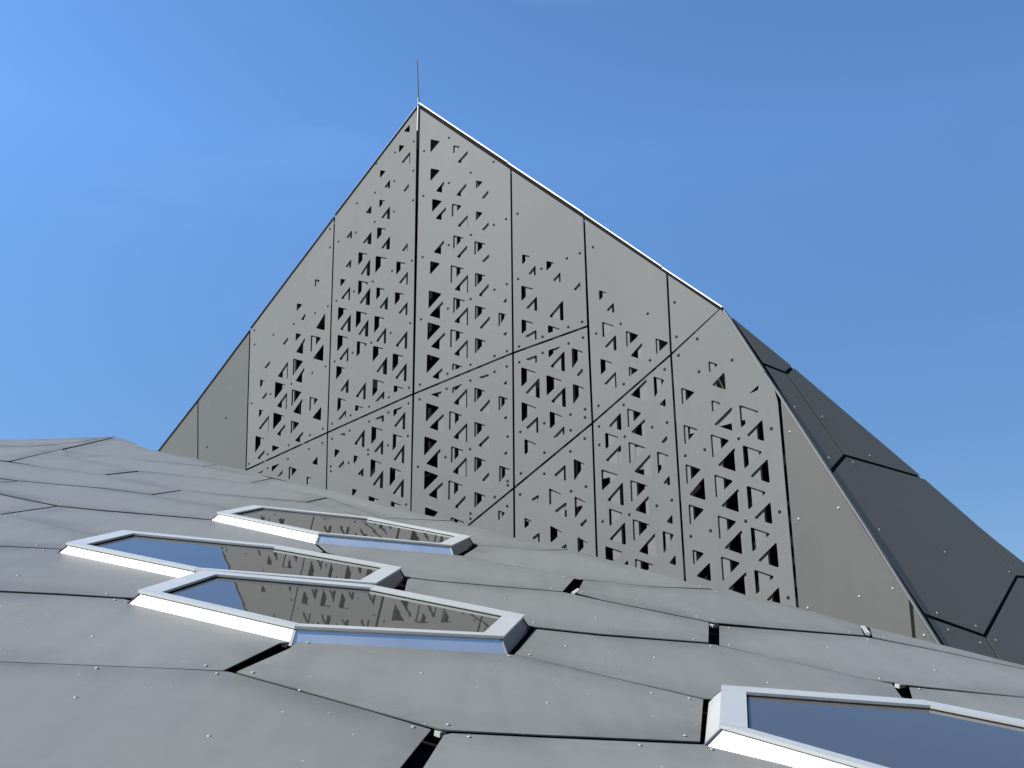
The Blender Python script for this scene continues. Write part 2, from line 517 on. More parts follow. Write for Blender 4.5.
# first strip right of the arris
Z('B1', 405, 100, s, T=[(218, 335, 82, 115), (412, 385, 58, 75), (218, 582, 82, 112), (605, 685, 60, 75)], Lw=[(535, 550, 90, 120)])
Z('B1', 405, 180, s, T=[(232, 160, 85, 115), (400, 200, 85, 120), (605, 265, 60, 85), (412, 470, 92, 120), (592, 520, 98, 125),
      (215, 690, 85, 120), (390, 725, 115, 160)],
  Lw=[(332, 112, 70, 105), (522, 150, 88, 125), (348, 350, 90, 122), (712, 168, 60, 83), (535, 415, 90, 120), (715, 440, 62, 82),
      (332, 640, 90, 130), (530, 680, 90, 125), (718, 712, 64, 82)])
Z('B1', 405, 265, s, T=[(597, 65, 95, 130), (203, 215, 112, 160), (412, 275, 105, 140), (597, 343, 95, 130), (797, 403, 70, 130),
      (193, 487, 115, 160), (387, 545, 115, 165), (597, 620, 95, 140)],
  Lw=[(537, 242, 117, 164), (715, 285, 90, 128), (868, 325, 34, 48), (322, 465, 117, 160), (537, 520, 120, 165), (725, 565, 92, 132),
      (868, 605, 34, 42), (340, 735, 122, 165), (535, 800, 120, 168)])
Z('B1', 405, 350, s, T=[(187, 35, 115, 165), (403, 112, 95, 65), (592, 318, 95, 135), (798, 388, 85, 135), (180, 450, 115, 165),
      (377, 518, 115, 170), (592, 610, 98, 140)],
  Lw=[(716, 110, 88, 112), (318, 260, 88, 110), (530, 495, 120, 170), (725, 550, 92, 135), (870, 300, 34, 42), (870, 595, 34, 38),
      (328, 705, 122, 165), (530, 790, 122, 172)],
  P=[[(215, 378), (318, 350), (290, 405)], [(403, 320), (495, 285), (403, 375)], [(625, 232), (715, 203), (715, 262)]])
Z('B1', 405, 440, s, T=[(165, -33, 115, 170), (393, 50, 108, 150), (592, 140, 100, 140), (803, 215, 95, 150), (165, 258, 125, 172),
      (370, 340, 125, 178), (592, 440, 100, 142), (170, 570, 120, 150), (390, 655, 120, 120), (795, 597, 62, 95)],
  Lw=[(716, 82, 95, 125), (300, 248, 122, 178), (525, 320, 122, 178), (718, 370, 66, 98), (872, 130, 34, 40), (320, 520, 124, 165), (515, 610, 95, 140)])
# second strip
Z('B2', 505, 240, s, T=[(145, 122, 70, 90), (352, 178, 70, 88), (138, 388, 105, 135), (140, 675, 105, 130), (365, 725, 110, 72)],
  Lw=[(262, 305, 65, 92), (475, 362, 70, 90), (645, 440, 62, 85), (275, 608, 98, 130), (500, 690, 125, 178)])
Z('B2', 505, 325, s, T=[(568, 195, 100, 180), (137, 358, 130, 172), (352, 425, 135, 180), (577, 500, 100, 180), (140, 655, 130, 175)],
  Lw=[(270, 128, 102, 88), (512, 400, 128, 180), (666, 450, 58, 85), (297, 628, 125, 180), (520, 705, 130, 180)],
  P=[[(172, 292), (272, 255), (272, 325)], [(370, 215), (480, 178), (372, 282)]])
Z('B2', 505, 410, s, T=[(380, 8, 115, 155), (165, 245, 108, 140), (585, 415, 100, 190)],
  Lw=[(285, 200, 110, 148), (520, 608, 105, 145)], P=[[(405, 240), (507, 132), (507, 212)]])
Z('B2', 505, 475, s, T=[(375, 110, 110, 150), (592, 180, 100, 190), (165, 360, 70, 100), (385, 430, 108, 150), (617, 527, 92, 140)],
  Lw=[(290, 245, 70, 80), (528, 365, 108, 137), (700, 462, 65, 95), (297, 578, 70, 90), (528, 703, 90, 120)])
# third and fourth strips
Z('C', 585, 280, s, T=[(118, 85, 68, 92), (145, 355, 105, 140), (347, 432, 115, 142), (600, 495, 115, 140), (130, 670, 105, 142)],
  Lw=[(250, 282, 70, 92), (270, 605, 105, 140), (495, 683, 108, 150)])
Z('C', 585, 360, s, T=[(372, 55, 85, 88), (583, 138, 95, 185), (358, 410, 125, 170), (170, 618, 118, 145)],
  Lw=[(270, 240, 108, 145), (535, 350, 148, 190), (690, 400, 58, 75), (312, 602, 112, 155), (520, 660, 130, 160), (705, 722, 58, 80)])
Z('C', 585, 435, s, T=[(370, 57, 150, 190), (612, 138, 105, 200), (138, 290, 148, 185), (385, 382, 150, 195)],
  Lw=[(314, 265, 142, 185), (568, 365, 152, 205), (727, 432, 62, 90), (332, 605, 145, 205), (552, 685, 127, 170), (750, 762, 58, 85)])
Z('C', 585, 500, s, T=[(203, 70, 120, 155), (405, 160, 150, 195), (660, 262, 100, 200), (172, 392, 150, 190), (425, 498, 160, 190)],
  Lw=[(350, 385, 145, 200), (608, 490, 150, 210), (778, 560, 62, 95), (375, 700, 140, 190)])
s = 7.53
Z('C', 670, 350, s, T=[(288, 83, 75, 90), (82, 282, 105, 130), (310, 375, 75, 95), (520, 412, 150, 175), (100, 560, 110, 155), (305, 632, 142, 182)],
  Lw=[(420, 300, 105, 135), (480, 612, 150, 185), (710, 688, 135, 165)], P=[[(592, 332), (668, 262), (665, 300)]])
Z('C', 670, 440, s, T=[(545, 38, 152, 180), (115, 180, 120, 155), (332, 258, 145, 180), (575, 343, 150, 185), (138, 482, 120, 160),
      (357, 565, 145, 185), (605, 655, 150, 190)],
  Lw=[(503, 240, 145, 185), (752, 325, 150, 185), (268, 455, 125, 175), (530, 548, 148, 185), (772, 635, 140, 170)])
Z('C', 670, 515, s, T=[(168, 258, 90, 120), (382, 310, 148, 190), (632, 410, 155, 190)],
  Lw=[(557, 300, 150, 190), (820, 398, 160, 195), (310, 500, 115, 145), (590, 610, 155, 185), (835, 705, 130, 165)])

# panel outlines (traced, then laid on their planes)
TP = [
    (PA, 'A', 'solid', [(163, 445), (198, 400), (197.5, 560), (120, 560), (120, 502)]),
    (PA, 'A', 'solid', [(198, 400), (250, 329.5), (246, 469), (243, 570), (197.5, 560)]),
    (PA, 'A', 'perf', [(250, 329.5), (334.5, 216), (327.5, 432.5), (246, 470)]),
    (PA, 'A', 'perf', [(246, 470), (327.5, 432.5), (324, 600), (243, 580)]),
    (PA, 'A', 'perf', [(334.5, 216), (417.5, 107), (413, 394), (327.5, 432.5)]),
    (PA, 'A', 'perf', [(327.5, 432.5), (413, 394), (409, 620), (324, 600)]),
    (PB, 'B1', 'perf', [(419.5, 107.3), (511, 168.8), (513, 353), (413.5, 394)]),
    (PB, 'B1', 'perf', [(413.5, 394), (513, 353), (514, 488), (470, 524), (409, 578)]),
    (PB, 'B1', 'perf', [(470, 524), (514, 488), (515, 640), (409, 620), (409, 578)]),
    (PB, 'B2', 'perf', [(511, 168.8), (584, 217.3), (588, 326), (513, 353)]),
    (PB, 'B2', 'perf', [(513, 353), (588, 326), (592.5, 423), (514, 488)]),
    (PB, 'B2', 'perf', [(514, 488), (592.5, 423), (600, 650), (515, 640)]),
    (PC, 'C', 'perf', [(584, 217.3), (667, 273), (671, 354.5), (592.5, 423)]),
    (PC, 'C', 'perf', [(592.5, 423), (671, 354.5), (690, 660), (600, 650)]),
    (PC, 'C', 'plainperf', [(667, 273), (720.5, 309), (671, 354.5)]),
    (PC, 'C', 'perf', [(671, 354.5), (720.5, 307.5), (726, 314), (775, 386), (779, 402), (803, 670), (690, 660)]),
    (PC, 'C', 'solid', [(779, 393), (910, 598), (918, 680), (803, 670)]),
    (PC, 'C', 'solid', [(911, 600), (962, 683), (918, 680)]),
]
panels = []
for pl, side, kind, poly in TP:
    q = [pl.px(x, y) for x, y in poly]
    q = inset(q, 0.0095)
    holes = []
    if 'perf' in kind:
        for h in HOLES[side]:
            cx = sum(p[0] for p in h) / len(h); cy = sum(p[1] for p in h) / len(h)
            if pip(cx, cy, poly):
                hh = rounded(ccw([pl.px(x, y) for x, y in h]), 0.012)
                if all(pip(p.x, p.y, q) for p in hh):
                    holes.append(hh)
    if kind == 'solid':
        o = sheet("solid_panel", pl, q, [], 0.006, M_SOLID, tower)
    elif holes:
        o = sheet("perforated_panel", pl, q, holes, 0.006, M_TOWER, tower)
    else:
        o = sheet("solid_panel", pl, q, [], 0.006, M_TOWER, tower)
    panels.append((o, pl, poly, side))

# charcoal panels of the far side
DP = [
    [(729, 314), (793, 366.5), (786.5, 373), (763.5, 364)],
    [(763.5, 364), (786.5, 373), (845, 455.5), (830, 473)],
    [(793, 366.5), (924, 478), (845, 455.5), (786.5, 373)],
    [(830, 473), (845, 455.5), (924, 478), (987, 533), (1017, 576.5), (985, 636), (925, 615)],
    [(925, 615), (985, 636), (1030, 712), (985, 712)],
    [(985, 636), (1017, 576.5), (1120, 584), (1170, 712), (1030, 712)],
    [(987, 533), (1024, 562.5), (1120, 640), (1120, 584), (1017, 576.5)],
]
DP[6] = [(987, 533), (1024, 562), (1150, 661), (1120, 584), (1017, 576.5)]
DP[6] = [(987, 533), (1024, 562), (1052, 584), (1040, 578.5), (1017, 576.5)]
DP[5] = [(985, 636), (1017, 576.5), (1040, 578.5), (1052, 584), (1150, 661), (1200, 712), (1030, 712)]
for poly in DP:
    q = inset([PD.px(x, y) for x, y in poly], 0.015)
    o = sheet("charcoal_panel", PD, q, [], 0.0015, M_DARK, tower)
    panels.append((o, PD, poly, 'D'))

# carrier rails just behind the perforated sheets
def rail_px(pl, side, xa, xb, ym, y0, y1, off=-0.0145, name="carrier_rail"):
    ff = 'A' if side == 'A' else 'B'
    la, lb = lean(xa, ym, ff), lean(xb, ym, ff)
    v = [(xa + la * (y0 - ym), y0), (xb + lb * (y0 - ym), y0), (xb + lb * (y1 - ym), y1), (xa + la * (y1 - ym), y1)]
    q = [pl.to2(pl.hit(x, y, off)) for x, y in v]
    return sheet(name, pl, q, [], 0.025, M_RAIL, tower, off=off)

for xa, xb in ((262, 269), (282, 286), (290, 294), (301.5, 306.5), (309.5, 314)):
    rail_px(PA, 'A', xa, xb, 400, 340 - (xa - 250) * 1.0, 510)
for xa, xb in ((343, 347.5), (360.5, 365), (379, 384), (399, 405)):
    rail_px(PA, 'A', xa, xb, 330, 225 - (xa - 335) * 1.1, 540)
for xa, xb in ((439.5, 455.5), (459.5, 466.5), (470, 477), (482, 501), (504.5, 509)):
    rail_px(PB, 'B1', xa, xb, 350, 125 + (xa - 420) * 0.67, 560)
for xa, xb in ((527, 535.5), (554, 561.5), (578.5, 583)):
    rail_px(PB, 'B2', xa, xb, 380, 190 + (xa - 512) * 0.67, 580)
for xa, xb in ((608.5, 617.5), (626.5, 634.5), (642.5, 655), (660, 664.5)):
    rail_px(PC, 'C', xa, xb, 440, 245 + (xa - 590) * 0.72, 610)
for xa, xb in ((684, 692.5), (715, 725), (738, 746.5), (752, 763)):
    rail_px(PC, 'C', xa, xb, 500, 330 + (xa - 680) * 0.9, 640)
for pl, poly in ((PB, [(517, 500), (590, 480), (590, 503), (517, 524)]),
                 (PC, [(598, 458), (672, 437), (672, 462), (598, 480)]),
                 (PC, [(690, 408), (771, 388), (771, 413), (690, 434)])):
    q = [pl.to2(pl.hit(x, y, -0.0175)) for x, y in poly]
    sheet("brace_plate", pl, q, [], 0.02, M_RAIL, tower, off=-0.0175)

# dark inner wall and closed body behind the cladding
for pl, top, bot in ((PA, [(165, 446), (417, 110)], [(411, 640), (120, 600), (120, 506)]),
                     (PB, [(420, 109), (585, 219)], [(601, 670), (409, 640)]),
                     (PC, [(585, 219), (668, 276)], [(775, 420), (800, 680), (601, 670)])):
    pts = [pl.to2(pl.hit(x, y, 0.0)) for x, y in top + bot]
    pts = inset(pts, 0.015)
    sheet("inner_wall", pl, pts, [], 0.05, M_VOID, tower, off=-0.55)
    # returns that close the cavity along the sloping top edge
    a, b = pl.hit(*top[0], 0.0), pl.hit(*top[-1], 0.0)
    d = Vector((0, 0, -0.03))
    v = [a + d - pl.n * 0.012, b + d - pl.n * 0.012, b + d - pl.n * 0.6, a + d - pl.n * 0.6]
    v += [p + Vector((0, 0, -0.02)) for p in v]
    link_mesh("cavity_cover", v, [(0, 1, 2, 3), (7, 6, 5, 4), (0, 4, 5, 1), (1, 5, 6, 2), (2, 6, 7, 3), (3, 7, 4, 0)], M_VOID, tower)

# lining behind the charcoal face
q = inset([PD.px(x, y) for x, y in [(731.5, 316), (793, 366.5), (987, 533), (1024, 562), (1150, 661), (1200, 720), (990, 720)]], 0.006)
sheet("inner_wall", PD, q, [], 0.006, M_VOID, tower, off=-0.012)

# the tower's hidden rear, a closed roof and back wall
back = Vector((0.5, 3.0, -2.4))
fr = [PA.hit(165, 447), PA.hit(417, 108), PB.hit(584, 218), PC.hit(722, 310), PD.hit(793, 368), PD.hit(1150, 663), PD.hit(1195, 712)]
fr = [p + Vector((0.03, 0.05, -0.05)) for p in fr]
bk = [p + back for p in fr]
v = fr + bk
nf = len(fr)
faces = [(i, i + 1, i + 1 + nf, i + nf) for i in range(nf - 1)]
g0 = [Vector((p.x, p.y, 0.0)) for p in bk]
v += g0
faces += [(i + nf, i + 1 + nf, i + 1 + 2 * nf, i + 2 * nf) for i in range(nf - 1)]
link_mesh("rear_cladding", v, faces, M_DARK, tower)

# edge trims
def trim(name, pl, pts, w, t, mat, off):
    for (x0, y0), (x1, y1) in zip(pts[:-1], pts[1:]):
        bar(name, pl.hit(x0, y0, off), pl.hit(x1, y1, off), pl.n, w, t, mat, tower)
for pl, pts in ((PB, [(419.5, 103.3), (508, 162.3)]), (PB, [(508.5, 163.2), (584, 213.4)]), (PC, [(584.5, 213.9), (662, 266.6)]), (PC, [(662.5, 267.5), (722.5, 307.2)])):
    trim("ridge_cap", pl, pts, 0.0085, 0.02, M_CAP, -0.003)
trim("ridge_backing", PB, [(420, 107.3), (510.5, 168.2), (584, 217.2)], 0.052, 0.012, M_GASK, -0.016)
trim("ridge_backing", PC, [(584, 217.2), (722, 310.8)], 0.046, 0.012, M_GASK, -0.016)
trim("verge_backing", PA, [(416, 110.5), (250, 333), (163, 449), (122, 505)], 0.040, 0.012, M_GASK, -0.016)
trim("verge_trim", PA, [(417, 107.3), (335.3, 215)], 0.011, 0.03, M_TRIMD, 0.0)
trim("verge_trim", PA, [(334.2, 217.2), (251, 328)], 0.011, 0.03, M_TRIMD, 0.0)
trim("verge_trim", PA, [(250.2, 330.3), (198.5, 399.8), (162, 446.8), (120, 502)], 0.011, 0.03, M_TRIMD, 0.0)
trim("hip_trim", PC, [(724.5, 310.5), (765, 372.5)], 0.012, 0.03, M_TRIM, 0.004)
trim("hip_trim", PC, [(777, 390.5), (866, 527.5), (958, 674)], 0.012, 0.03, M_TRIM, 0.004)
trim("hip_trim", PC, [(765, 372.5), (777, 390.5)], 0.010, 0.03, M_TRIMD, 0.0)
bar("ridge_backing", PB.hit(418.4, 106, -0.02), PB.hit(416.8, 150, -0.02), PB.n, 0.045, 0.012, M_GASK, tower)
# light corner bead at the top of the arris
bar("corner_bead", PB.hit(418.4, 106, 0.01), PB.hit(417.6, 131, 0.01), PB.n, 0.010, 0.02, M_BEAD, tower)

# screws on the tower
RV = []
def S(ox, oy, sc, pts, light=False):
    for a, b in pts:
        RV.append((ox + a / sc, oy + b / sc, light))
s = 8.533
S(320, 110, s, [(640, 362), (800, 268), (480, 457), (797, 517), (635, 607), (470, 705)])
S(320, 190, s, [(795, 88), (315, 112), (630, 183), (467, 272), (305, 362), (158, 440), (783, 602), (615, 690), (85, 332), (85, 490)])
S(320, 270, s, [(450, 98), (290, 182), (140, 262), (770, 452), (603, 537), (437, 620), (278, 705), (67, 308)])
S(320, 350, s, [(125, 97), (588, 402), (760, 320), (420, 482), (260, 557), (103, 628), (585, 533), (755, 455), (420, 610), (253, 687), (47, 140), (25, 672)])
S(320, 430, s, [(103, 75), (750, 50), (580, 130), (410, 168), (410, 208), (245, 280), (92, 310), (92, 350), (735, 635), (20, 110)])
S(235, 270, s, [(683, 367), (502, 460), (328, 553), (167, 515), (167, 637)])
S(235, 350, s, [(660, 195), (482, 287), (303, 375), (143, 455), (750, 672), (640, 725)])
S(235, 410, s, [(458, 298), (280, 378), (120, 457), (632, 333), (745, 280), (452, 417), (278, 497)])
S(405, 100, s, [(375, 322), (163, 435), (755, 527), (560, 620), (375, 708)])
S(405, 180, s, [(157, 135), (960, 288), (862, 333), (757, 383), (563, 468), (373, 555), (150, 657)])
S(405, 265, s, [(868, 163), (763, 210), (560, 290), (365, 372), (137, 463), (870, 735)])
S(405, 350, s, [(558, 125), (763, 50), (362, 203), (127, 295), (125, 420), (355, 330), (558, 260), (763, 185), (868, 140), (875, 738)])
S(405, 440, s, [(555, 78), (345, 145), (110, 228), (875, 350), (877, 385), (765, 487), (558, 627), (558, 670), (872, 563)])
S(505, 240, s, [(527, 157), (638, 113), (310, 245), (112, 332), (657, 698), (540, 742), (750, 60)])
S(505, 325, s, [(120, 182), (320, 100), (122, 317), (322, 237), (543, 157), (665, 107), (683, 718)])
S(505, 410, s, [(130, 185), (335, 112), (558, 38), (683, 62), (560, 172), (680, 243), (557, 352), (335, 543), (337, 363), (135, 540), (690, 653), (563, 692)])
S(505, 475, s, [(128, 165)])
S(585, 280, s, [(535, 287), (305, 373), (95, 457), (555, 685), (765, 190), (780, 485), (957, 503), (797, 642)])
S(585, 360, s, [(330, 205), (115, 390), (680, 80), (330, 382), (120, 567), (700, 533), (573, 573), (340, 653), (122, 723)])
S(585, 435, s, [(740, 555), (612, 603), (378, 678), (150, 737)])
S(670, 350, 7.53, [(65, 40), (467, 75), (218, 163), (763, 592), (517, 667), (262, 750)])
S(670, 440, 7.53, [(115, 117), (825, 540), (570, 610), (305, 683), (157, 725)])
S(670, 515, 7.53, [(890, 622)])
S(700, 280, 3.16, [(284, 480), (437, 722), (312, 755), (300, 402), (387, 432), (407, 562), (537, 555), (484, 576)], True)
S(760, 480, 3.879, [(150, 152), (305, 108), (515, 422), (385, 453), (185, 497), (637, 603), (463, 193), (717, 280), (967, 357), (687, 517), (838, 567), (855, 632), (915, 622), (730, 582)], True)
S(135, 300, 1.0, [(91, 118), (72, 147)], True)

me_d = dome_mesh("screw", M_RIVD, 0.0125, 0.005)
me_l = dome_mesh("screw", M_RIVL, 0.009, 0.005)
fwd = c2w(Vector((0, 0, 1)))
cand = []
for x, y, light in RV:
    for o, pl, poly, side in panels:
        if pip(x, y, poly):
            P = pl.hit(x, y)
            q = pl.to2(P)
            # a screw head needs sheet under it
            if side in HOLES and o.name.startswith("perforated") and any(pip(x, y, h) for h in HOLES[side]):
                break
            cand.append(((P - CAM).dot(fwd), x, y, light, o, pl, P))
            break
cand.sort(key=lambda c: c[0])
rest_v, rest_f = [], []
for k, (d, x, y, light, o, pl, P) in enumerate(cand):
    if k < 98:
        sc_ = bpy.data.objects.new("screw", me_l if light else me_d)
        COL.objects.link(sc_)
        sc_.parent = o
        sc_.matrix_parent_inverse = parent_inv(o)
        place_on(sc_, pl, P, 0.0)
    else:
        m = me_d
        M = Matrix((pl.u, pl.v, pl.n)).transposed()
        b0 = len(rest_v)
        rest_v += [P + M @ vv.co for vv in m.vertices]
        rest_f += [[i + b0 for i in p.vertices] for p in m.polygons]
rs = link_mesh("screw", rest_v, rest_f, M_RIVD, tower)
rs["kind"] = "stuff"

# ----------------------------------------------------------- lightning rod --
A = PB.hit(418.6, 103.5, -0.02); B = PB.hit(417.0, 60.0, -0.02)
rod = empty("lightning_rod", A, "thin bare metal lightning rod standing on the very tip of the tower", "lightning rod")
def tube(name, A, B, r0, r1, mat, parent, seg=10):
    d = (B - A).normalized(); s1 = d.orthogonal().normalized(); s2 = d.cross(s1)
    v = []
    for P, r in ((A, r0), (B, r1)):
        v += [P + s1 * (r * math.cos(2 * math.pi * i / seg)) + s2 * (r * math.sin(2 * math.pi * i / seg)) for i in range(seg)]
    f = [(i, (i + 1) % seg, (i + 1) % seg + seg, i + seg) for i in range(seg)] + [tuple(range(seg))[::-1], tuple(range(seg, 2 * seg))]
    return link_mesh(name, v, f, mat, parent, False)
M_ROD = plain("weathered_rod_metal", (0.05, 0.047, 0.044), 0.6, 0.0, spec=0.2)
tube("rod", A, B, 0.008, 0.006, M_ROD, rod)
tube("rod_holder", A - Vector((0, 0, 0.02)), A + (B - A) * 0.12, 0.012, 0.011, M_TRIM, rod)

# -------------------------------------------------------------------- roof --
rb = PR.hit(400, 640); rb = Vector((rb.x, rb.y, 0))
roof = empty("panelled_roof", rb, "low sloping roof of large grey elongated six-sided metal panels with dark open joints, in the foreground", "roof")
RP = [
    [(-220, 446), (-60, 441.5), (30, 439.2), (60, 438.3), (116, 436.6), (72, 443), (30, 446.5), (-60, 444.5), (-220, 449)],
    [(-220, 449), (-60, 444.5), (30, 446.5), (72, 443), (117, 436.8), (68, 448), (10, 461), (-60, 455), (-220, 462)],
    [(118, 436.8), (130, 441), (150, 449.5), (163, 451.5), (197, 458.5), (218, 464), (203, 466), (101, 455.5), (70, 457), (62, 449.6), (68, 448)],
    [(70, 457), (101, 455.5), (203, 466), (272, 478), (250, 482.5), (171, 474), (140, 471)],
    [(203, 466), (218, 464), (245, 469.5), (272, 478)],
    [(10, 461.5), (62, 449.6), (70, 457), (139, 471), (105, 474.5), (58, 469.5)],
    [(-220, 452), (-60, 456), (8, 462), (58, 469.5), (105, 474.5), (182, 490), (152, 494.5), (100, 488), (18, 481), (-60, 470), (-220, 462)],
    [(105, 474.5), (140, 471), (171, 474), (250, 482.5), (328, 497.5), (306.5, 502), (246, 496.5), (182, 490)],
    [(250, 482.5), (272, 478.5), (300, 483.5), (330, 490), (365, 499), (411, 511), (452, 520.5), (383, 517.5), (328, 497.5)],
    [(-220, 464), (-60, 471), (18, 481), (-45, 484.5), (-220, 498)],
    [(18, 481), (100, 488), (152, 494.5), (230, 509), (300, 530), (212, 519.5), (195, 518), (100, 510), (57, 505.5), (-45, 484.5)],
    [(152, 494.5), (182, 490), (246, 496.5), (306.5, 502), (328, 507), (475, 546), (330, 536), (230, 509)],
    [(306.5, 502), (328, 497.5), (383, 517.5), (452, 520.8), (475, 526.5), (513, 537), (570, 549.5), (540, 550.5), (478, 545.5), (328, 507)],
    [(-220, 499), (-45, 484.7), (57, 505.5), (0, 514), (-60, 523), (-150, 537), (-220, 535)],
    [(0, 514), (57, 505.5), (100, 510), (212, 519.5), (315, 543), (325, 552), (230, 562), (95, 534.5)],
    [(315, 543), (462, 555.5), (576, 578.2), (564, 592), (440, 581.5), (406, 577.5), (325, 552)],
    [(-150, 537.5), (-60, 523), (0, 514), (95, 534.5), (180, 565), (58, 549.5), (0, 546.5), (-60, 543)],
    [(-220, 536), (-150, 538.5), (-60, 543), (0, 546.5), (58, 549.5), (180, 565), (230, 600), (125, 598), (60, 594), (0, 591), (-60, 587), (-220, 578)],
    [(-220, 578), (-60, 587), (0, 591), (60, 594), (125, 598), (298, 641), (282, 642.5), (225, 670), (170, 667.5), (60, 663), (0, 660.5), (-60, 657), (-220, 648)],
    [(287, 647.5), (296, 640), (512, 653), (540, 659.5), (706, 698.5), (703, 742.2), (540, 735.5), (450, 731), (436, 729), (370, 710), (233, 671.5)],
    [(-220, 648), (-60, 657), (0, 660.5), (60, 663), (170, 667.5), (228, 670.5), (233, 671.5), (370, 710), (434.5, 729.5), (404, 768), (368, 820), (330, 880), (-260, 880)],
    [(441, 733.5), (450, 731.5), (540, 735.8), (703, 742.5), (716, 746), (900, 790), (1010, 880), (355, 880), (385, 820), (419, 768)],
    [(534, 627), (600, 634.3), (710.5, 643), (717, 644), (770, 656.8), (870, 679), (894, 684), (904, 698), (1000, 730), (800, 705), (706, 698.5), (540, 659.5), (512, 653)],
    [(406, 577.5), (440, 581.5), (564, 592), (600, 600), (710.5, 622.5), (710.5, 643), (600, 634.3), (534, 627), (400, 603)],
    [(582, 580), (610, 582), (652, 586.5), (713, 589), (748, 595), (800, 607.5), (861, 625), (866, 636.3), (770, 628.7), (717, 624), (600, 600), (575, 593.2)],
    [(478, 545.5), (540, 550.5), (570, 550), (610, 560), (652, 571.5), (713, 588.7), (652, 586.5), (580, 579.3), (462, 555.5)],
    [(717.5, 624.5), (770, 628.7), (866, 636.5), (940, 651), (1024, 669), (1260, 724), (1260, 735), (1024, 696.8), (905, 684.2), (896, 682), (870, 678.5), (770, 656.4), (717.5, 643.5)],
    [(868, 627), (915, 638), (1000, 659.5), (1260, 722), (1260, 724), (1024, 668.7), (940, 650.7), (871, 636.8)],
    [(907, 686), (1024, 697), (1260, 735), (1260, 860), (1024, 765), (918, 712), (911, 700)],
]
roof_panels = []
for poly in RP:
    q = inset([PR.px(x, y) for x, y in poly], 0.007)
    c = sum(q, Vector((0, 0))) / len(q)
    tx, ty, dz = random.gauss(0, 0.0022), random.gauss(0, 0.0022), random.uniform(-0.002, 0.002)
    q = ccw(q)
    rad = max((p - c).length for p in q)
    zf = lambda p, c=c, tx=tx, ty=ty, dz=dz: dz + (p.x - c.x) * tx + (p.y - c.y) * ty
    o = sheet("roof_panel", PR, q, [], 0.003, M_ROOF, roof, warp=zf, bow=0.0022 if (PR.to3(c) - CAM).length < 3.6 else 0.0006)
    roof_panels.append((o, poly, zf))

outline = [(-260, 456), (-60, 446), (30, 441), (60, 439.5), (118, 437.8), (131, 441.7), (150, 450.2), (218, 464.8), (300, 484.2), (330, 490.8), (411, 511.8), (513, 537.8), (570, 550.8), (610, 560.8), (652, 572.3), (713, 589.6), (748, 595.8), (800, 608.3), (862, 626), (1000, 660), (1275, 727), (1290, 900), (1010, 890), (-280, 890)]
q = [PR.to2(PR.hit(x, y, -0.045)) for x, y in outline]
sheet("roof_deck", PR, q, [], 0.12, M_VOID, roof, off=-0.045)
top = [PR.to3(p, -0.17) for p in inset(q, 0.12)]
v = top + [Vector((p.x, p.y, 0)) for p in top]
nn = len(top)
link_mesh("wall", v, [(i, (i + 1) % nn, (i + 1) % nn + nn, i + nn) for i in range(nn)], M_BASE, roof)

RRV = [(37.4, 546), (44, 551), (18.3, 576), (107, 594.3), (115, 599.6), (92.7, 636), (75.6, 698), (206, 665), (217, 674), (253, 673), (308, 642.5), (209, 737),
       (422, 673.5), (509, 655.5), (530, 654), (448, 725.5), (413, 728), (469, 737), (566, 645), (654.6, 657.4), (547.5, 703.5), (689.5, 698.3), (685, 736),
       (552, 589), (564, 577), (534, 623.5), (596, 618.5), (505, 599.4), (470, 555), (582, 593), (696.7, 617.5), (714, 621), (729, 627.5), (694, 639.6),
       (711, 646), (729.6, 644.5), (700, 585.8), (716, 591.5), (626, 573), (828, 647), (768, 683), (850, 633), (880, 678), (919.6, 689), (935, 670),
       (884, 637), (868, 640), (712, 749), (16.6, 514.7), (62, 504), (652, 693), (640, 745), (97, 668.5), (300, 691)]
me_r = dome_mesh("screw", M_RIVL, 0.0048, 0.003)
for x, y in RRV:
    for o, poly, zf in roof_panels:
        if pip(x, y, poly):
            P = PR.hit(x, y)
            sc_ = bpy.data.objects.new("screw", me_r)
            COL.objects.link(sc_)
            sc_.parent = o
            sc_.matrix_parent_inverse = parent_inv(o)
            place_on(sc_, PR, P, zf(PR.to2(P)))
            break
# small bright fixing clips in the open joints
for (x0, y0), (x1, y1) in (((573, 594), (579, 590)), ((437, 734), (444, 732)), ((711, 626), (717, 625.5)), ((862.5, 627), (868, 634)), ((284, 645), (289, 643)), ((897, 686), (904, 685))):
    bar("fixing_clip", PR.hit(x0, y0, -0.012), PR.hit(x1, y1, -0.012), PR.n, 0.016, 0.012, M_CLIP, roof)

# --------------------------------------------------------------- skylights --
HC = 0.038
def hex_px(pts):
    return [PR.px(x, y, HC) for x, y in pts]
H3 = hex_px([(203, 570), (374, 585), (525, 614.5), (504, 636), (295, 626), (138, 590)])
H2 = hex_px([(123, 530), (278, 545), (402, 567), (376, 583), (195, 569), (66, 542.5)])
H1 = hex_px([(254, 505), (370.5, 517), (471, 536), (452, 545), (319, 533), (217, 512)])
a4, b4, f4 = hex_px([(721.6, 684.6), (924, 699.7), (719.5, 724.5)])
e4d = (PR.px(834, 757, HC) - f4).normalized()
k4 = (b4 - a4).length / (H3[1] - H3[0]).length
c4d = (PR.px(1024, 719.7, HC) - b4).normalized()
c4 = b4 + c4d * ((H3[2] - H3[1]).length * k4)
e4 = f4 + e4d * ((H3[4] - H3[5]).length * k4)
d4 = e4 + (c4 - b4) * 0 + (H3[3] - H3[4]) * k4
H4 = [a4, b4, c4, d4, e4, f4]

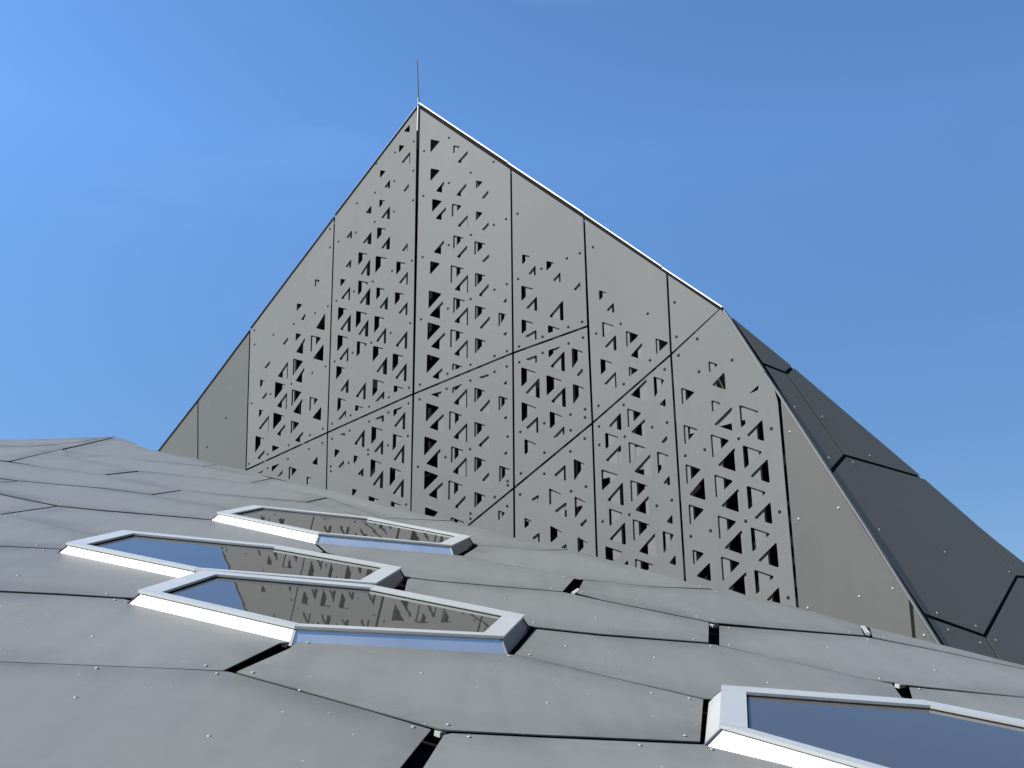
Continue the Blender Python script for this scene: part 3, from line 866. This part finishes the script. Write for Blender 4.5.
FLARE = [0.02, 0.02, 0.02, 0.026, 0.026, 0.028]
RING = [0.054, 0.054, 0.062, 0.034, 0.036, 0.064]
def build_skylight(Hx, label, ring, flare):
    c = sum(Hx, Vector((0, 0))) / 6
    sk = empty("roof_skylight", PR.to3(c), label, "skylight", "six sided skylights set in the roof")
    out = [Vector(p) for p in Hx]                             # edges: AB, BC, CD, DE, EF, FA
    inn = inset(out, ring)
    # top frame: six mitred bars
    for i in range(6):
        j = (i + 1) % 6
        quad = [out[i], out[j], inn[j], inn[i]]
        sheet("frame_bar", PR, inset(quad, [0, 0.0006, 0, 0.0006]), [], 0.008, M_ALU, sk, off=HC + random.uniform(-0.0004, 0.0004))
    # rubber reveal between frame and pane; its black also holds the recess shade
    gi = inset(out, [w - 0.004 for w in ring])
    go = inset(out, [w + 0.005 for w in ring])
    v, f = [], []
    for i in range(6):
        v += [PR.to3(gi[i], HC - 0.0085), PR.to3(gi[i], HC - 0.022), PR.to3(go[i], HC - 0.0125), PR.to3(go[i], HC - 0.0085)]
    for i in range(6):
        j = (i + 1) % 6
        for k in range(4):
            l = (k + 1) % 4
            f.append((i * 4 + k, j * 4 + k, j * 4 + l, i * 4 + l))
    link_mesh("gasket", v, f, M_GASK, sk)
    sheet("pane", PR, inset(out, [w - 0.002 for w in ring]), [], 0.006, M_GLASS, sk, off=HC - 0.0105)
    # upstand faces
    us = inset(out, 0.006)
    bs = inset(out, [-w for w in flare])
    for i in range(6):
        j = (i + 1) % 6
        e = (bs[j] - bs[i]).normalized() * 0.004
        ia, ja = us[i] + (us[j] - us[i]).normalized() * 0.004, us[j] - (us[j] - us[i]).normalized() * 0.004
        A, B = PR.to3(ia, HC - 0.0095), PR.to3(ja, HC - 0.0095)
        C_, D = PR.to3(bs[j] - e, -0.012), PR.to3(bs[i] + e, -0.012)
        n = (B - A).cross(D - A).normalized()
        vv = [A, B, C_, D]
        cc = (A + B + C_ + D) / 4 - PR.to3(c, 0)
        if n.dot(cc) < 0:
            n = -n
        vv += [p - n * 0.003 for p in vv]
        link_mesh("upstand", vv, [(0, 1, 2, 3), (7, 6, 5, 4), (0, 4, 5, 1), (1, 5, 6, 2), (2, 6, 7, 3), (3, 7, 4, 0)], M_ENDS if i == 2 else (M_ALU if i == 5 else M_STEEL), sk)
        # dark corner joint
        kA, kB = PR.to3(us[i], HC - 0.012), PR.to3(bs[i], -0.012)
        bar("corner_seal", kA, kB, (kA - PR.to3(c, HC)).normalized(), 0.009, 0.006, M_TRIMD, sk)
    return sk

build_skylight(H3, "aluminium framed skylight mirroring the punched tower, overlapping the corner of the skylight behind it", RING, FLARE)
build_skylight(H2, "aluminium framed skylight with its near right corner hidden behind a closer skylight", RING, FLARE)
build_skylight(H1, "farthest and smallest aluminium framed skylight, just below the perforated tower wall", RING, FLARE)
build_skylight(H4, "aluminium framed skylight cut off by the bottom right corner, reflecting only blue sky", RING, FLARE)

# ---------------------------------------------------------------- settings --
scene.view_settings.view_transform = 'Standard'
scene.view_settings.look = 'None'
scene.view_settings.exposure = 1.0
scene.view_settings.gamma = 1.0
scene.cycles.max_bounces = 8
scene.cycles.sample_clamp_direct = 1.2
scene.cycles.sample_clamp_indirect = 3.0
